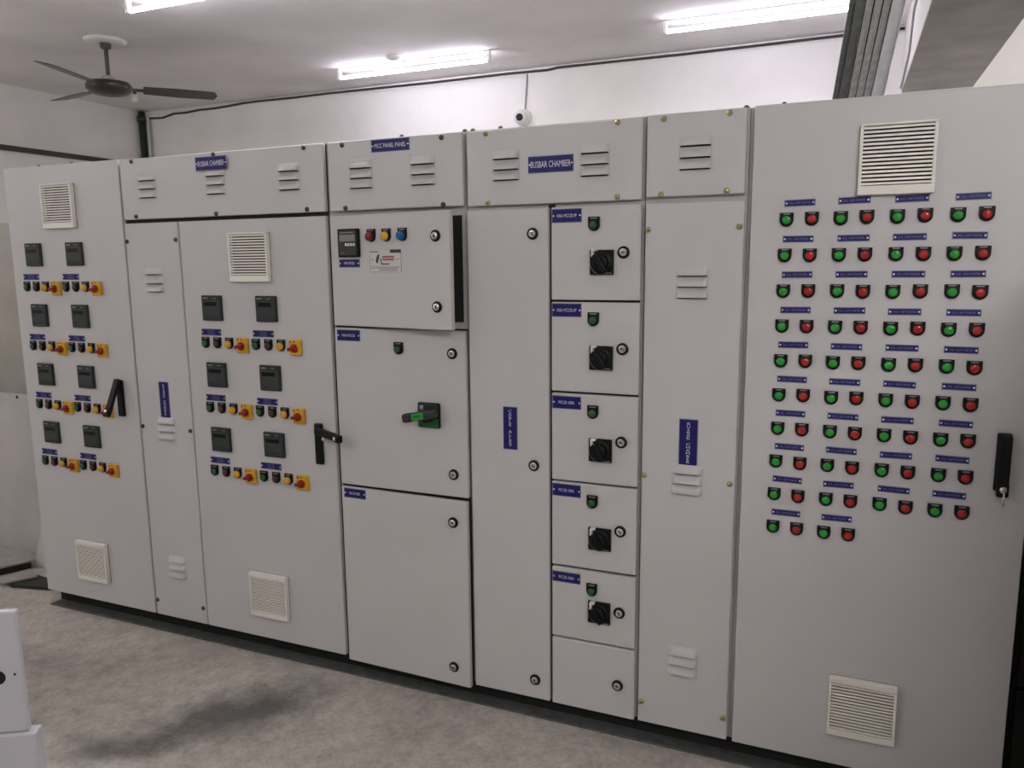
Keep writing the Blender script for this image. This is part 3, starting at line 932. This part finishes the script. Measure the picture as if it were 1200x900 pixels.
# ================================================================== the gap at the left: leaning boards and offcuts
def leaning(name, x0, x1, ht, y, lean, matname, label, cat, th=0.012, round_=0.0, holes=()):
    pts = [(x0, 0.0)]
    if round_ > 0:
        n = 10
        for k in range(n + 1):
            a = -PI / 2 + PI / 2 * k / n
            pts.append((x1 - round_ * 0.42 + round_ * 0.42 * math.cos(a), round_ + round_ * math.sin(a)))
    else:
        pts.append((x1, 0.0))
    pts += [(x1, ht), (x0, ht)]
    b = MB().prism(pts, 0, th, matname)
    for hx, hz in holes:
        b.lathe([(0.010, 0), (0.010, 0.0006)], 'dark', 12, T=Matrix.Translation((hx, 0, hz)))
    return ob(name, b, (0, y, 0.002), (-lean, 0, 0), label=label, cat=cat)
leaning('tall_board', -1.75, -0.36, 1.868, 0.58, math.radians(2), 'wood', 'tall brownish board standing at the left edge behind the lighter sheet', 'board')
leaning('metal_sheet', -1.55, -0.555, 0.914, 0.43, math.radians(3), 'sheet', 'light grey sheet with a rounded lower corner, left of the cabinets', 'sheet', round_=0.36, holes=((-0.775, 0.895),))
ob('white_offcut', MB().prism([(-0.534, 0.0), (-0.12, 0.0), (-0.12, 0.46), (-0.36, 0.44), (-0.407, 0.342), (-0.466, 0.172), (-0.513, 0.045)], 0, 0.010, 'whitebd'),
   (0, 0.30, 0.002), (-math.radians(2), 0, 0), label='pale torn board offcut standing on the floor just left of the cabinets', cat='board')
def flat(name, pts, z, th, matname, label, cat, tilt=(0, 0, 0)):
    cx_ = sum(p[0] for p in pts) / len(pts)
    cy_ = sum(p[1] for p in pts) / len(pts)
    n = len(pts)
    vs = [(x - cx_, y - cy_, 0) for x, y in pts] + [(x - cx_, y - cy_, th) for x, y in pts]
    fs = [tuple(range(n)), tuple(range(n, 2 * n))] + [(i, (i + 1) % n, (i + 1) % n + n, i + n) for i in range(n)]
    return ob(name, MB().add(vs, fs, matname), (cx_, cy_, z), tilt, label=label, cat=cat)
flat('metal_offcut', [(-0.55, 0.10), (-0.475, 0.255), (-0.60, 0.345), (-1.0, 0.335), (-0.95, 0.12)], 0.050, 0.010, 'offcut', 'larger grey sheet offcut lying on top of the pile at the left', 'offcut')
flat('metal_offcut', [(-0.50, 0.075), (-0.40, 0.035), (-0.31, 0.165), (-0.43, 0.225)], 0.022, 0.008, 'offcut', 'smaller dusty offcut lying at the front of the pile at the left', 'offcut')
flat('dark_offcut', [(-0.43, 0.08), (-0.36, 0.06), (-0.14, 0.11), (-0.18, 0.18), (-0.40, 0.20)], 0.001, 0.018, 'darkpaint', 'dark offcut on the floor between the pile and the cabinets', 'offcut')
flat('dark_block', [(-0.92, 0.15), (-0.58, 0.14), (-0.52, 0.28), (-0.88, 0.31)], 0.0, 0.050, 'darkpaint', 'dark block under the larger sheet offcut at the left', 'block')
flat('dark_block', [(-0.47, 0.12), (-0.42, 0.11), (-0.37, 0.17), (-0.44, 0.19)], 0.0195, 0.0025, 'darkpaint', 'thin dark strip under the smaller dusty offcut at the left', 'strip')

# ================================================================== near-black box made up to darken the gap beyond the right end
dk = thing('dark_gap_box', 'made-up dark box filling the black gap just beyond the right end of the row', 'cabinet', (3.99, 0.12, 0.0))
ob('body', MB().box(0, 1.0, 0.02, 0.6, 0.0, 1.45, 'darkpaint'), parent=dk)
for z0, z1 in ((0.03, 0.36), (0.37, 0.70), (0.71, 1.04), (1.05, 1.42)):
    ob('front_panel', MB().box(0.01, 0.99, 0.0, 0.02, z0, z1, 'darkpaint', 0.004), parent=dk)

# ================================================================== box added to shade the lower right, outside the picture to the right
blocker = thing('shade_blocker', 'added grey box in front that shades the lower right, outside the picture', 'cabinet', (3.995, -1.45, 0.0))
ob('body', MB().box(0, 0.8, 0, 1.2, 0.05, 1.66, 'paint_frame', 0.004), parent=blocker)
ob('plinth', MB().box(0.01, 0.79, 0.01, 1.19, 0, 0.05, 'chan'), parent=blocker)
for yd in (0.595, 1.195):
    ob('door', door_mesh(0.59, 1.59), (-0.021, yd, 0.06), (0, 0, -PI / 2), blocker)

# ================================================================== white enclosures at the lower left
ax = math.atan2(0.489, 0.872)          # direction of the front faces, seen along from left to right
def enclosure(corner, wd, dp, z0, z1, label, hole=False):
    r = thing('steel_cover', label, 'cover', (corner[0], corner[1], z0), ax)
    b = MB()
    h_ = z1 - z0
    b.box(-wd + 0.004, -0.004, 0.018, dp, 0.0005, h_ - 0.002, 'whitebox', 0.003)
    ob('body', b, parent=r)
    ob('lid', MB().box(-wd - 0.002, 0.002, 0.0, 0.022, 0.0005, h_ + 0.003, 'whitebox', 0.006), parent=r)
    if hole:
        ob('knockout', MB().lathe([(0.022, 0), (0.022, 0.0006)], 'dark', 26), (-0.066, 0, 0.178), parent=r, label='round black hole')
        ob('rivet', MB().lathe([(0.004, 0), (0.004, 0.0015), (0.002, 0.0025)], 'screwdark', 10), (-0.018, 0, 0.186), parent=r)
    return r
enclosure((1.3330, -1.0106), 0.55, 0.056, 0.0, 0.250, 'white sheet-steel cover standing on the floor under the one with a black hole')
enclosure((1.310, -1.013), 0.50, 0.030, 0.2535, 0.632, 'white sheet-steel cover with a round black hole, standing on another cover', True)
enclosure((0.886, -0.800), 0.50, 0.026, 0.0, 0.600, 'tall white sheet-steel cover at the left edge, behind the one with a hole')
